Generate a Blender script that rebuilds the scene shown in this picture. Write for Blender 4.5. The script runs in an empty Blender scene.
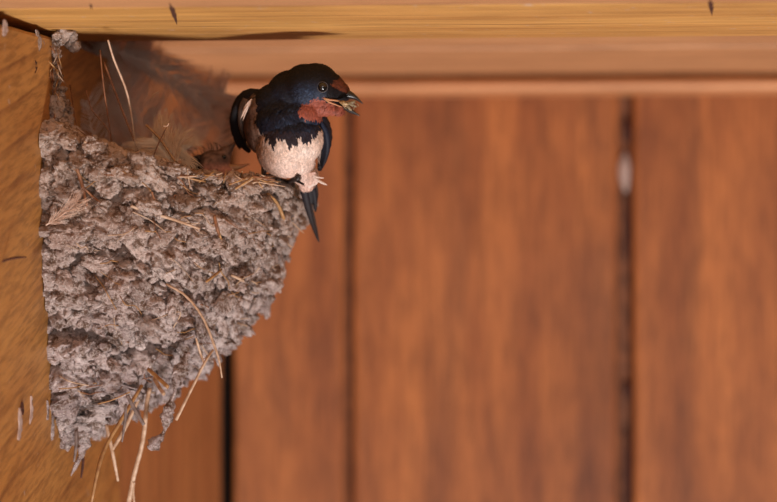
import bpy, bmesh, math, random
import numpy as np
from mathutils import Vector, Matrix, noise, Quaternion
from mathutils.bvhtree import BVHTree

random.seed(7)
sc = bpy.context.scene
R = math.radians

# ------------------------------------------------------------------ camera
F = 2400.0                       # focal length in pixels of the 777 px wide frame
PSI = math.atan(201.5 / F)       # the camera looks a little to the left
CX, CY = 388.5, 251.0
cam_d = bpy.data.cameras.new('camera')
cam = bpy.data.objects.new('camera', cam_d)
sc.collection.objects.link(cam)
sc.camera = cam
cam.location = (0, 0, 0)
cam.rotation_euler = (R(90), 0, PSI)
cam_d.sensor_width = 36.0
cam_d.lens = F / 777.0 * 36.0
cam_d.clip_start = 0.01
cam_d.dof.use_dof = True
cam_d.dof.focus_distance = 1.012
cam_d.dof.aperture_fstop = 7.2

# ------------------------------------------------------------------ light
world = bpy.data.worlds.new('world')
sc.world = world
world.use_nodes = True
world.node_tree.nodes['Background'].inputs[0].default_value = (1.0, 0.74, 0.57, 1)
world.node_tree.nodes['Background'].inputs[1].default_value = 0.2

def area(name, loc, target, sx, sy, power, col):
    d = bpy.data.lights.new(name, 'AREA')
    d.shape = 'RECTANGLE'; d.size = sx; d.size_y = sy; d.energy = power; d.color = col
    o = bpy.data.objects.new(name, d)
    sc.collection.objects.link(o)
    o.location = loc
    o.rotation_euler = (Vector(target) - Vector(loc)).to_track_quat('-Z', 'Y').to_euler()
    return o
# daylight of the open barn door behind the camera, and of the yard below it
area('door_daylight', (0.35, -1.2, 0.02), (-0.15, 1.05, 0.0), 0.6, 0.5, 12, (1.0, 0.93, 0.88))
area('yard_daylight', (0.55, -0.5, -2.1), (0.0, 1.2, 0.05), 0.6, 0.45, 116, (1.0, 0.95, 0.93))

sc.view_settings.view_transform = 'Standard'
sc.view_settings.look = 'None'
sc.view_settings.exposure = -0.58
sc.view_settings.gamma = 1.0
sc.view_settings.use_curve_mapping = False

# ------------------------------------------------------------------ helpers
FW = Vector((-math.sin(PSI), math.cos(PSI), 0))
RT = Vector((math.cos(PSI), math.sin(PSI), 0))
UP = Vector((0, 0, 1))
def ray(px, py):
    return FW + RT * ((px - CX) / F) + UP * ((CY - py) / F)
def P(px, py, Y):
    """the place that lies at depth Y (metres) in the direction of a photograph pixel"""
    d = ray(px, py)
    return d * (Y / d.y)
def proj(v):
    d = v.dot(FW)
    return CX + F * v.dot(RT) / d, CY - F * v.z / d

def s2l(c):
    c = c / 255.0
    return c / 12.92 if c <= 0.04045 else ((c + 0.055) / 1.055) ** 2.4
def rgb(r, g, b):
    return (s2l(r), s2l(g), s2l(b), 1.0)

def mk(name, verts, faces, mat, parent=None, cols=None, smooth=True, origin=None):
    v = np.array(verts, dtype=np.float64).reshape(-1, 3)
    o3 = np.array(origin) if origin is not None else v.mean(axis=0)
    me = bpy.data.meshes.new(name)
    me.from_pydata((v - o3).tolist(), [], faces)
    if cols is not None:
        a = me.color_attributes.new('col', 'FLOAT_COLOR', 'POINT')
        c = np.ones((len(v), 4)); c[:, :3] = np.array(cols)[:, :3]
        a.data.foreach_set('color', c.ravel())
    if smooth:
        me.polygons.foreach_set('use_smooth', [True] * len(me.polygons))
    me.materials.append(mat)
    me.update()
    o = bpy.data.objects.new(name, me)
    sc.collection.objects.link(o)
    if parent is not None:
        o.parent = parent
        pl = Vector((0, 0, 0)); q = parent
        while q is not None:
            pl += q.location; q = q.parent
        o.location = Vector(o3) - pl
    else:
        o.location = o3
    return o

def thing(name, loc, label, cat, group=None):
    o = bpy.data.objects.new(name, None)
    sc.collection.objects.link(o)
    o.location = loc
    o.empty_display_size = 0.02
    o['label'] = label; o['category'] = cat
    if group: o['group'] = group
    return o

class MB:
    def __init__(s): s.v = []; s.f = []; s.c = []
    def add(s, v, f, c=None):
        n = len(s.v); s.v += [tuple(x) for x in v]; s.f += [tuple(i + n for i in q) for q in f]
        if c is not None: s.c += [tuple(c[:3])] * len(v) if not isinstance(c[0], (tuple, list)) else list(c)
    def mk(s, name, mat, parent=None, smooth=True, origin=None):
        return mk(name, s.v, s.f, mat, parent, s.c if s.c else None, smooth, origin)

def spline(pts, n):
    pts = [Vector(p) for p in pts]
    if len(pts) == 2:
        return [pts[0].lerp(pts[1], i / n) for i in range(n + 1)]
    q = [pts[0] * 2 - pts[1]] + pts + [pts[-1] * 2 - pts[-2]]
    out = []; m = len(pts) - 1
    for i in range(n + 1):
        t = i / n * m; k = min(int(t), m - 1); u = t - k
        a, b, c, d = q[k], q[k + 1], q[k + 2], q[k + 3]
        out.append(0.5 * ((2 * b) + (c - a) * u + (2 * a - 5 * b + 4 * c - d) * u * u + (3 * b - a - 3 * c + d) * u ** 3))
    return out

def tube(pts, radii, n=10, sides=6, flat=1.0):
    """tapered tube through pts; radii is a list spread evenly along it"""
    c = spline(pts, n)
    V = []; Fc = []
    tprev = None
    for i, p in enumerate(c):
        t = (c[min(i + 1, n)] - c[max(i - 1, 0)]).normalized()
        if tprev is None:
            a = t.cross(Vector((0.31, 0.9, 0.2))).normalized()
        else:
            a = (a - t * a.dot(t)).normalized()
        tprev = t
        b = t.cross(a)
        x = i / n * (len(radii) - 1); k = min(int(x), len(radii) - 2) if len(radii) > 1 else 0
        r = radii[k] + (radii[k + 1] - radii[k]) * (x - k) if len(radii) > 1 else radii[0]
        for j in range(sides):
            w = 2 * math.pi * j / sides
            V.append(p + a * (math.cos(w) * r) + b * (math.sin(w) * r * flat))
    for i in range(n):
        for j in range(sides):
            k = (j + 1) % sides
            Fc.append((i * sides + j, i * sides + k, (i + 1) * sides + k, (i + 1) * sides + j))
    Fc.append(tuple(range(sides))[::-1]); Fc.append(tuple(range(n * sides, (n + 1) * sides)))
    return V, Fc

def box(x0, x1, y0, y1, z0, z1, bev=0.0008):
    """box with chamfered edges, as vertices and faces"""
    bm = bmesh.new()
    bmesh.ops.create_cube(bm, size=1)
    for v in bm.verts:
        v.co = Vector(((x0 + x1) / 2 + v.co.x * (x1 - x0), (y0 + y1) / 2 + v.co.y * (y1 - y0), (z0 + z1) / 2 + v.co.z * (z1 - z0)))
    bmesh.ops.bevel(bm, geom=bm.edges[:], offset=bev, segments=2, affect='EDGES', profile=0.5)
    bm.verts.index_update()
    V = [v.co.copy() for v in bm.verts]; Fc = [tuple(v.index for v in f.verts) for f in bm.faces]
    bm.free()
    return V, Fc

def fbm(p, o=4):
    return noise.fractal(p, 1.0, 2.0, o)

# ------------------------------------------------------------------ materials
class NT:
    def __init__(s, name):
        s.m = bpy.data.materials.new(name); s.m.use_nodes = True
        s.t = s.m.node_tree; s.b = s.t.nodes['Principled BSDF']
    def n(s, typ, **kw):
        x = s.t.nodes.new(typ)
        for k, v in kw.items():
            if k.startswith('i_'): x.inputs[k[2:].replace('_', ' ')].default_value = v
            else: setattr(x, k, v)
        return x
    def l(s, a, b): s.t.links.new(a, b)
    def ramp(s, fac, stops):
        r = s.n('ShaderNodeValToRGB'); s.l(fac, r.inputs[0])
        e = r.color_ramp.elements
        while len(e) < len(stops): e.new(0.5)
        for q, (p, c) in zip(e, stops): q.position = p; q.color = c if len(c) == 4 else (*c, 1)
        return r.outputs[0]
    def mix(s, fac, a, b, mode='MIX'):
        x = s.n('ShaderNodeMix', data_type='RGBA', blend_type=mode)
        if isinstance(fac, (int, float)): x.inputs[0].default_value = fac
        else: s.l(fac, x.inputs[0])
        for i, c in ((6, a), (7, b)):
            if isinstance(c, tuple): x.inputs[i].default_value = c
            else: s.l(c, x.inputs[i])
        return x.outputs[2]

def wood(name, light, mid, dark, rot=(0, 0, 0), stretch=(1, 1, 1), band=30.0, rough=0.55, fleck=None, distortion=5.0, blotch=0.5, lines=0.6, band_dir='Z'):
    """rot/stretch map object space so that the grain runs along the squeezed axis"""
    t = NT(name)
    tc = t.n('ShaderNodeTexCoord'); oi = t.n('ShaderNodeObjectInfo')
    off = t.n('ShaderNodeVectorMath', operation='SCALE'); off.inputs[0].default_value = (3.1, 1.7, 2.3)
    t.l(oi.outputs['Random'], off.inputs['Scale'])
    add = t.n('ShaderNodeVectorMath', operation='ADD'); t.l(tc.outputs['Object'], add.inputs[0]); t.l(off.outputs[0], add.inputs[1])
    m1 = t.n('ShaderNodeMapping'); m1.inputs['Rotation'].default_value = rot; t.l(add.outputs[0], m1.inputs[0])
    m = t.n('ShaderNodeMapping'); m.inputs['Scale'].default_value = stretch; t.l(m1.outputs[0], m.inputs[0])
    w = t.n('ShaderNodeTexWave', wave_type='BANDS', bands_direction=band_dir, wave_profile='SAW')
    w.inputs['Scale'].default_value = band; w.inputs['Distortion'].default_value = distortion
    w.inputs['Detail'].default_value = 3; w.inputs['Detail Scale'].default_value = 1.2; w.inputs['Detail Roughness'].default_value = 0.6
    t.l(m.outputs[0], w.inputs[0])
    fine = t.n('ShaderNodeTexNoise', i_Scale=420.0, i_Detail=5.0, i_Roughness=0.65); t.l(m.outputs[0], fine.inputs[0])
    m3 = t.n('ShaderNodeMapping'); m3.inputs['Scale'].default_value = tuple(x if x == 1 else x ** 0.6 for x in stretch); t.l(m1.outputs[0], m3.inputs[0])
    big = t.n('ShaderNodeTexNoise', i_Scale=22.0, i_Detail=5.0, i_Roughness=0.62); t.l(m3.outputs[0], big.inputs[0])
    med = t.n('ShaderNodeTexNoise', i_Scale=60.0, i_Detail=3.0); t.l(m.outputs[0], med.inputs[0])
    c = t.ramp(med.outputs[0], [(0.3, mid), (0.7, light)])
    wl = t.ramp(w.outputs[0], [(0.0, (0, 0, 0)), (0.75, (0.25, 0.25, 0.25)), (0.93, (1, 1, 1)), (1.0, (0.1, 0.1, 0.1))])
    mk_ = t.n('ShaderNodeTexNoise', i_Scale=14.0, i_Detail=2.0); t.l(add.outputs[0], mk_.inputs[0])
    mr_ = t.ramp(mk_.outputs[0], [(0.38, (0.1, 0.1, 0.1)), (0.6, (lines * 1.3, lines * 1.3, lines * 1.3))])
    mm = t.n('ShaderNodeMath', operation='MULTIPLY'); t.l(wl, mm.inputs[0]); t.l(mr_, mm.inputs[1])
    c = t.mix(mm.outputs[0], c, dark)
    fr = t.ramp(fine.outputs[0], [(0.38, (0.5, 0.46, 0.42)), (0.56, (1, 1, 1))])
    c = t.mix(0.7, c, fr, 'MULTIPLY')
    br = t.ramp(big.outputs[0], [(0.35, (0.62, 0.55, 0.55)), (0.62, (1, 1, 1))])
    c = t.mix(blotch, c, br, 'MULTIPLY')
    if fleck:
        v = t.n('ShaderNodeTexNoise', i_Scale=170.0, i_Detail=6.0, i_Roughness=0.7); t.l(add.outputs[0], v.inputs[0])
        fk = t.ramp(v.outputs[0], [(fleck, (0, 0, 0)), (fleck + 0.05, (0.8, 0.8, 0.8))])
        c = t.mix(fk, c, rgb(196, 176, 166))
    t.l(c, t.b.inputs['Base Color'])
    t.b.inputs['Roughness'].default_value = rough
    bp = t.n('ShaderNodeBump', i_Strength=0.35, i_Distance=0.0006)
    t.l(fine.outputs[0], bp.inputs['Height']); t.l(bp.outputs[0], t.b.inputs['Normal'])
    return t.m

M = {}
# grain along Y (into depth), tilted upward
M['post'] = wood('honey_post_wood', rgb(212, 154, 84), rgb(192, 130, 64), rgb(140, 86, 42), rot=(R(-13), 0, 0), stretch=(1, 0.12, 1), band=19, fleck=0.66, lines=0.6, distortion=4)
M['ceiling'] = wood('yellow_ceiling_wood', rgb(226, 172, 98), rgb(208, 150, 80), rgb(158, 104, 56), stretch=(0.05, 1, 1), band=16, fleck=0.64, lines=0.5, distortion=3, band_dir='Y', blotch=0.35)
M['ceiling_far'] = wood('pale_ceiling_wood', rgb(224, 168, 118), rgb(204, 146, 98), rgb(140, 92, 62), stretch=(0.05, 1, 1), band=9, lines=0.45, distortion=3, band_dir='Y', blotch=0.4)
M['wall'] = wood('red_brown_wall_wood', rgb(196, 120, 62), rgb(160, 92, 46), rgb(86, 46, 30), stretch=(1, 1, 0.10), band=4, lines=0.3, distortion=9, band_dir='X', blotch=1.0)
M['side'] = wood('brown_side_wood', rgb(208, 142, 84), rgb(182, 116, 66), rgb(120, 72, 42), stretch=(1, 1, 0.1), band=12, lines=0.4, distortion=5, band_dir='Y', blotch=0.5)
M['trim'] = wood('pale_batten_wood', rgb(224, 160, 108), rgb(206, 140, 90), rgb(150, 96, 62), stretch=(0.05, 1, 1), band=20, lines=0.3, distortion=3, blotch=0.4)

def plain(name, col, rough=0.6, bump=None, var=None, vs=300, sheen=0.0, trans=0.0, spec=0.5):
    t = NT(name)
    if var:
        tc = t.n('ShaderNodeTexCoord'); nz = t.n('ShaderNodeTexNoise', i_Scale=float(vs), i_Detail=4.0); t.l(tc.outputs['Object'], nz.inputs[0])
        t.l(t.ramp(nz.outputs[0], [(0.32, col), (0.68, var)]), t.b.inputs['Base Color'])
        if bump:
            bp = t.n('ShaderNodeBump', i_Strength=bump, i_Distance=0.0005); t.l(nz.outputs[0], bp.inputs['Height']); t.l(bp.outputs[0], t.b.inputs['Normal'])
    else:
        t.b.inputs['Base Color'].default_value = col
    t.b.inputs['Roughness'].default_value = rough
    t.b.inputs['Specular IOR Level'].default_value = spec
    if sheen: t.b.inputs['Sheen Weight'].default_value = sheen
    if trans:
        tr = t.n('ShaderNodeBsdfTranslucent'); tr.inputs[0].default_value = col
        mx = t.n('ShaderNodeMixShader'); mx.inputs[0].default_value = trans
        out = t.t.nodes['Material Output']
        t.l(t.b.outputs[0], mx.inputs[1]); t.l(tr.outputs[0], mx.inputs[2]); t.l(mx.outputs[0], out.inputs[0])
    return t.m

def vcol(name, rough=0.5, bump=0.3, bs=900, spec=0.5, sheen=0.0, stretch=(1, 1, 1)):
    t = NT(name)
    a = t.n('ShaderNodeAttribute', attribute_name='col')
    tc = t.n('ShaderNodeTexCoord'); mp = t.n('ShaderNodeMapping'); mp.inputs['Scale'].default_value = stretch
    t.l(tc.outputs['Object'], mp.inputs[0])
    nz = t.n('ShaderNodeTexNoise', i_Scale=float(bs), i_Detail=4.0); t.l(mp.outputs[0], nz.inputs[0])
    f = t.ramp(nz.outputs[0], [(0.3, (0.7, 0.7, 0.7)), (0.7, (1.12, 1.12, 1.12))])
    t.l(t.mix(1.0, a.outputs['Color'], f, 'MULTIPLY'), t.b.inputs['Base Color'])
    bp = t.n('ShaderNodeBump', i_Strength=bump, i_Distance=0.0005); t.l(nz.outputs[0], bp.inputs['Height']); t.l(bp.outputs[0], t.b.inputs['Normal'])
    t.b.inputs['Roughness'].default_value = rough; t.b.inputs['Specular IOR Level'].default_value = spec
    t.b.inputs['Sheen Weight'].default_value = sheen
    return t.m

def mud_mat():
    t = NT('dried_mud')
    g = t.n('ShaderNodeNewGeometry')
    n1 = t.n('ShaderNodeTexNoise', i_Scale=55.0, i_Detail=4.0); t.l(g.outputs['Position'], n1.inputs[0])
    n2 = t.n('ShaderNodeTexNoise', i_Scale=900.0, i_Detail=6.0, i_Roughness=0.7); t.l(g.outputs['Position'], n2.inputs[0])
    n3 = t.n('ShaderNodeTexNoise', i_Scale=240.0, i_Detail=5.0, i_Roughness=0.65); t.l(g.outputs['Position'], n3.inputs[0])
    oi = t.n('ShaderNodeObjectInfo')
    # the lower, older mud is greyer, the upper mud warmer
    sep = t.n('ShaderNodeSeparateXYZ'); t.l(g.outputs['Position'], sep.inputs[0])
    mr = t.n('ShaderNodeMapRange'); mr.inputs[1].default_value = -0.055; mr.inputs[2].default_value = 0.035; t.l(sep.outputs[2], mr.inputs[0])
    warm = t.ramp(n1.outputs[0], [(0.35, rgb(176, 142, 122)), (0.65, rgb(236, 208, 192))])
    cool = t.ramp(n1.outputs[0], [(0.35, rgb(190, 168, 166)), (0.65, rgb(236, 216, 212))])
    c = t.mix(mr.outputs[0], cool, warm)
    c = t.mix(t.ramp(n3.outputs[0], [(0.40, (0.85, 0.85, 0.85)), (0.52, (0, 0, 0))]), c, rgb(112, 80, 56))
    c = t.mix(t.ramp(n2.outputs[0], [(0.52, (0, 0, 0)), (0.62, (0.7, 0.7, 0.7))]), c, rgb(246, 230, 222))
    v = t.n('ShaderNodeMath', operation='MULTIPLY_ADD'); t.l(oi.outputs['Random'], v.inputs[0]); v.inputs[1].default_value = 0.3; v.inputs[2].default_value = 0.8
    h = t.n('ShaderNodeHueSaturation'); t.l(v.outputs[0], h.inputs['Value']); t.l(c, h.inputs['Color'])
    t.l(h.outputs[0], t.b.inputs['Base Color'])
    t.b.inputs['Roughness'].default_value = 0.92; t.b.inputs['Specular IOR Level'].default_value = 0.2
    ad = t.n('ShaderNodeMath', operation='MULTIPLY_ADD'); t.l(n3.outputs[0], ad.inputs[0]); ad.inputs[1].default_value = 2.0; t.l(n2.outputs[0], ad.inputs[2])
    bp = t.n('ShaderNodeBump', i_Strength=1.0, i_Distance=0.0022); t.l(ad.outputs[0], bp.inputs['Height']); t.l(bp.outputs[0], t.b.inputs['Normal'])
    return t.m
M['joint'] = plain('dark_joint_wood', rgb(132, 80, 50), 0.8, 0.4, rgb(84, 48, 30), 90)
M['mud'] = mud_mat()
M['crack'] = plain('dark_void', rgb(34, 22, 16), 0.95)
M['straw_pale'] = plain('pale_straw', rgb(206, 176, 150), 0.5, 0.3, rgb(168, 130, 100), 400)
M['straw_gold'] = plain('golden_straw', rgb(186, 142, 92), 0.5, 0.3, rgb(144, 100, 62), 400)
M['straw_brown'] = plain('brown_straw', rgb(150, 98, 62), 0.6, 0.3, rgb(104, 64, 42), 400)
M['straw_grey'] = plain('grey_stalk', rgb(140, 122, 116), 0.7, 0.3, rgb(96, 80, 74), 400)
M['down_tan'] = plain('tan_down', rgb(252, 234, 210), 0.7, trans=0.5)
M['down_pale'] = plain('pale_down', rgb(250, 226, 208), 0.8, trans=0.35)
M['down_brown'] = plain('brown_down', rgb(232, 212, 198), 0.7, trans=0.4)
M['plumage'] = vcol('plumage', rough=0.55, bump=0.25, bs=1400, spec=0.22)
M['feather'] = vcol('flight_feather', rough=0.6, bump=0.3, bs=1500, spec=0.25)
M['bill'] = plain('black_bill', rgb(26, 22, 24), 0.3, spec=0.7)
M['gape'] = plain('yellow_gape', rgb(190, 150, 104), 0.5, 0.2, rgb(186, 116, 84), 700)
M['eye'] = plain('black_eye', rgb(6, 5, 6), 0.04, spec=0.9)
M['eyering'] = plain('dark_eye_ring', rgb(74, 66, 66), 0.5)
M['leg'] = plain('dark_scaly_leg', rgb(52, 38, 36), 0.5, 0.4, rgb(26, 18, 18), 900)
M['insect'] = plain('tan_insect', rgb(190, 158, 112), 0.4, 0.3, rgb(80, 60, 40), 900)
M['insect_wing'] = plain('insect_wing', rgb(170, 156, 128), 0.3, trans=0.4)
M['dropping'] = plain('whitish_dropping', rgb(190, 160, 146), 0.9, 0.5, rgb(180, 158, 150), 500)
M['nail'] = plain('rusty_nail', rgb(52, 28, 22), 0.8, 0.5, rgb(96, 50, 34), 900)
M['chick_skin'] = vcol('nestling_down', rough=0.8, bump=0.4, bs=900, spec=0.2)

# ------------------------------------------------------------------ the setting
XL = P(42, 200, 1.0).x            # face of the left beam
ZC = P(42, 26, 1.0).z             # underside of the near ceiling board
YW = 1.52                         # face of the back wall planks

def struct(name, loc=(0, 0, 0)):
    o = bpy.data.objects.new(name, None); sc.collection.objects.link(o); o.location = loc
    o['kind'] = 'structure'; o.empty_display_size = 0.05
    return o

def rough_box(x0, x1, y0, y1, z0, z1, nx, ny, nz, amp, bev=0.001, seed=0.0):
    """chamfered plank cut into nx*ny*nz slices, its faces a little uneven"""
    bm = bmesh.new(); bmesh.ops.create_cube(bm, size=1)
    L = (x1 - x0, y1 - y0, z1 - z0); c = ((x0 + x1) / 2, (y0 + y1) / 2, (z0 + z1) / 2)
    for v in bm.verts: v.co = Vector(c[i] + v.co[i] * L[i] for i in range(3))
    bmesh.ops.bevel(bm, geom=bm.edges[:], offset=bev, segments=2, affect='EDGES', profile=0.5)
    for ax, n in ((0, nx), (1, ny), (2, nz)):
        for k in range(1, n):
            co = Vector(c); co[ax] = (x0, y0, z0)[ax] + L[ax] * k / n
            no = Vector((0, 0, 0)); no[ax] = 1
            bmesh.ops.bisect_plane(bm, geom=bm.verts[:] + bm.edges[:] + bm.faces[:], plane_co=co, plane_no=no)
    for v in bm.verts:
        p = v.co * 14 + Vector((seed, seed * 0.7, 0))
        v.co += Vector((noise.noise(p), noise.noise(p + Vector((9, 0, 0))), noise.noise(p + Vector((0, 9, 0))))) * amp
    bm.verts.index_update()
    V = [v.co.copy() for v in bm.verts]; Fc = [tuple(v.index for v in f.verts) for f in bm.faces]
    bm.free()
    return V, Fc

# back wall: dark backing board and wide vertical planks with open joints
wb = struct('wall_back', (0, YW, -0.2))
V, f_ = box(P(300, 300, YW).x, 0.75, YW + 0.011, YW + 0.03, -0.65, 0.11); o = mk('backing_board', V, f_, M['joint'], wb, smooth=False)
V, f_ = box(XL - 0.1, 0.75, YW + 0.032, YW + 0.044, -0.65, 0.16); mk('backing_board', V, f_, M['crack'], wb, smooth=False)
def wx(px): return P(px, 300, YW).x
edges = [(233, 344.5), (352.5, 618), (633, 905), (912, 1170), (1180, 1440), (1448, 1560)]
for i, (a, b) in enumerate(edges):
    V, f_ = rough_box(wx(a), wx(b), YW + (0.0, 0.001, -0.001, 0.0, 0.001, 0)[i], YW + 0.02, -0.64, P(300, 84, YW).z, 3, 1, 14, 0.0011, 0.003, i * 3.3)
    mk('plank', V, f_, M['wall'], wb, smooth=False)
# splinter lodged in the right joint
V, f_ = tube([P(625, 150, YW + 0.008), P(624, 172, YW + 0.007), P(626, 192, YW + 0.008)], [0.0005, 0.0042, 0.0035, 0.0008], 8, 8, 0.5); mk('wood_chip', V, f_, M['dropping'], wb)
for (a, b, w_) in ((118, 142, .0032), (196, 262, .0022), (380, 398, .003), (430, 520, .0026)):
    V, f_ = tube([P(625, a, YW + 0.010), P(627, (a + b) / 2, YW + 0.0095), P(625, b, YW + 0.010)], [w_ * .3, w_, w_, w_ * .3], 8, 8, 0.5); mk('dark_crumb', V, f_, M['nail'], wb)

# batten along the top of the wall
ZR = ZC + 0.015                   # underside of the set-back ceiling board
tr = struct('trim_top', (0, YW, ZC))
zb = P(400, 92, 1.478).z; zm = P(400, 79, 1.478).z
V, f_ = rough_box(XL - 0.1, 0.75, 1.478, 1.53, zb, zm, 16, 1, 1, 0.0006, 0.0035); mk('batten', V, f_, M['trim'], tr, smooth=False)
V, f_ = rough_box(XL - 0.1, 0.75, 1.484, 1.53, zm + 0.001, ZR + 0.004, 16, 1, 1, 0.0006, 0.002); mk('batten', V, f_, M['side'], tr, smooth=False)  # added upper strip, its darker wood stands in for a shadow band

# ceiling: near yellow board hanging lower, paler boards set back above
ce = struct('ceiling', (0, 1.2, ZR + 0.03))
y_edge = 1.0 * ZC / P(400, 39, 1.0).z
V, f_ = rough_box(XL - 0.14, 0.75, 0.929, y_edge, ZC, ZC + 0.045, 40, 3, 1, 0.0005, 0.0012, 1.0); mk('board', V, f_, M['ceiling'], ce, smooth=False)
V, f_ = rough_box(XL - 0.14, 0.75, 0.62, 0.926, ZC - 0.0003, ZC + 0.045, 20, 2, 1, 0.0006, 0.002, 2.0); mk('board', V, f_, M['ceiling_far'], ce, smooth=False)
V, f_ = rough_box(XL - 0.14, 0.75, y_edge + 0.0005, 1.30, ZR, ZR + 0.03, 20, 2, 1, 0.0006, 0.0015, 3.0); mk('board', V, f_, M['ceiling_far'], ce, smooth=False)
V, f_ = rough_box(XL - 0.14, 0.75, 1.303, 1.56, ZR - 0.001, ZR + 0.03, 20, 2, 1, 0.0006, 0.0015, 4.0); mk('board', V, f_, M['ceiling_far'], ce, smooth=False)
V, f_ = box(XL - 0.14, 0.75, 0.62, 1.56, ZC + 0.046, ZC + 0.06); mk('roof_deck', V, f_, M['crack'], ce, smooth=False)
def on_ceiling(px, py):
    d = ray(px, py); return d * (ZC / d.z)
for (a0, b0, a1_, b1, wd) in ((169.5, 2, 177, 23, 3.0), (710, -2, 712, 14, 3.2), (90, 3, 92, 8, 1.6)):
    p0 = on_ceiling(a0, b0); p1 = on_ceiling(a1_, b1); V = []; ff = []; n_ = 10
    for i in range(n_ + 1):
        c = p0.lerp(p1, i / n_); w = wd / F * c.y * max(.12, math.sin(math.pi * (i + .4) / (n_ + .8))) * (1 + .4 * noise.noise(c * 400)) * (1.2 - .6 * i / n_)
        for k, dz in ((-1, .0002), (-.6, -.0006), (0, -.0009), (.6, -.0006), (1, .0002)): V.append((c.x + k * w, c.y, c.z + dz))
    for i in range(n_):
        for k in range(4): ff.append((i * 5 + k, i * 5 + k + 1, i * 5 + k + 6, i * 5 + k + 5))
    mk('nail_head', V, ff, M['nail'], ce)

# left: honey-coloured beam, then a browner board that reaches the wall
wl = struct('wall_left', (XL, 1.1, -0.2))
V, f_ = rough_box(XL - 0.04, XL, 0.55, 1.17, -0.6, ZC - 0.0015, 2, 26, 30, 0.0009, 0.0015, 5.0)
nv = []
for v in V:                       # the beam's top is hewn off unevenly and leaves a dark slit under the ceiling
    if v.z > ZC - 0.012:
        g = max(0.0, min(1.0, (1.03 - v.y) / 0.12))
        v = v - Vector((0, 0, 0.0008 + 0.0042 * g + 0.001 * noise.noise(v * 60)))
    nv.append(v)
mk('beam', nv, f_, M['post'], wl, smooth=False)
V, f_ = rough_box(XL - 0.05, XL - 0.0012, 1.172, 1.505, -0.6, ZR, 2, 12, 24, 0.0008, 0.0015, 6.0); mk('plank', V, f_, M['side'], wl, smooth=False)
V, f_ = box(XL - 0.12, XL - 0.052, 0.55, 1.55, -0.6, ZC + 0.04); mk('backing_board', V, f_, M['crack'], wl, smooth=False)
# pale droppings and mud smears on the beam
def on_left(px, py, off=0.0):
    d = ray(px, py); return d * ((XL + off) / d.x)
def smear(pts, w, mat, name='mud_smear', th=0.0007):
    c = spline([on_left(*q) for q in pts], 12); V = []; ff = []
    k = 8
    for i, p in enumerate(c):
        ww = w * math.sin(math.pi * (i + 0.6) / 13.2) ** 0.6 * (1 + 0.45 * noise.noise(p * 330))
        for j in range(k + 1):
            a = math.pi * j / k
            V.append((XL + math.sin(a) * th * (1 + noise.noise(p * 500 + Vector((j, 0, 0)))) - 0.0004, p.y - math.cos(a) * ww * 4.2, p.z + 0.0006 * noise.noise(p * 700 + Vector((0, j, 0)))))
    for i in range(12):
        for j in range(k): ff.append((i * (k + 1) + j, i * (k + 1) + j + 1, (i + 1) * (k + 1) + j + 1, (i + 1) * (k + 1) + j))
    mk(name, V, ff, mat, wl)
smear([(39.5, 112), (40, 135), (41, 157)], 0.0012, M['dropping'], 'dropping')
smear([(31, 396), (32, 412), (30, 424)], 0.0006, M['dropping'], 'dropping')
smear([(20, 408), (21, 425), (19, 440)], 0.0008, M['dropping'], 'dropping')
smear([(22, 402), (22.5, 409), (22, 415)], 0.0006, M['nail'], 'stain')
smear([(52, 405), (53, 425), (52, 440)], 0.0007, M['mud'])
smear([(47, 400), (48, 412), (47.5, 420)], 0.0006, M['mud'])
smear([(66, 412), (67, 424), (66, 434)], 0.0005, M['mud'])
smear([(5, 20), (6, 28), (4, 36)], 0.0009, M['dropping'], 'dropping')
smear([(37, 30), (41, 42), (39, 52)], 0.0016, M['mud'])
smear([(35, 60), (36, 68), (34, 74)], 0.0006, M['nail'], 'stain')

# ------------------------------------------------------------------ the nest
YC = 1.075
sil = [(60, 74), (120, 92), (165, 300), (180, 301), (195, 299), (215, 292), (240, 284), (262, 274), (280, 266), (300, 257), (320, 241), (340, 224), (360, 196), (380, 172), (395, 148), (408, 126), (418, 106), (428, 96), (438, 88)]
sil_z = [P(300, a, YC).z for a, b in sil][::-1]
sil_r = [P(b, a, YC).x - XL for a, b in sil][::-1]
def rx(z):
    return float(np.interp(z, sil_z, sil_r))
ZB = sil_z[0]; ZTOP = P(250, 182, YC - 0.05).z
def depth_r(z):                   # reach towards and away from the camera
    t = (z - ZB) / (ZTOP - ZB)
    return 0.030 + 0.048 * min(1, max(0, t) * 1.15) ** 0.5
rimc = [(0.0, 128), (0.006, 132), (0.012, 140), (0.018, 145), (0.026, 150), (0.036, 156), (0.050, 164), (0.062, 173), (0.078, 180), (0.095, 184), (0.110, 182)]
def rim_z(x, frac):               # frac: 0 camera side .. 1 far side
    Y = YC - 0.075 * math.cos(math.pi * frac)
    py = float(np.interp(x - XL, [a for a, b in rimc], [b for a, b in rimc]))
    return P(200, py, max(Y, 0.995) if frac < 0.5 else 1.03).z - (0.004 * frac)
def outer(fr, s):
    """fr 0..1 round the cup from the camera-side contact to the far contact, s 0..1 from foot to rim"""
    th = math.pi * fr
    cx = math.sin(th) ** 0.75 if 0 < fr < 1 else 0.0
    xr = XL + rx(ZTOP) * cx
    zr = rim_z(xr, fr)
    z = ZB + (zr - ZB) * s
    r = rx(min(z, ZTOP))
    x = XL + r * cx
    cy = math.cos(th); cy = math.copysign(abs(cy) ** 0.8, cy)
    return Vector((x, YC - depth_r(z) * cy, z))
NA, NS, NI = 260, 150, 46
cv = []
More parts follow.
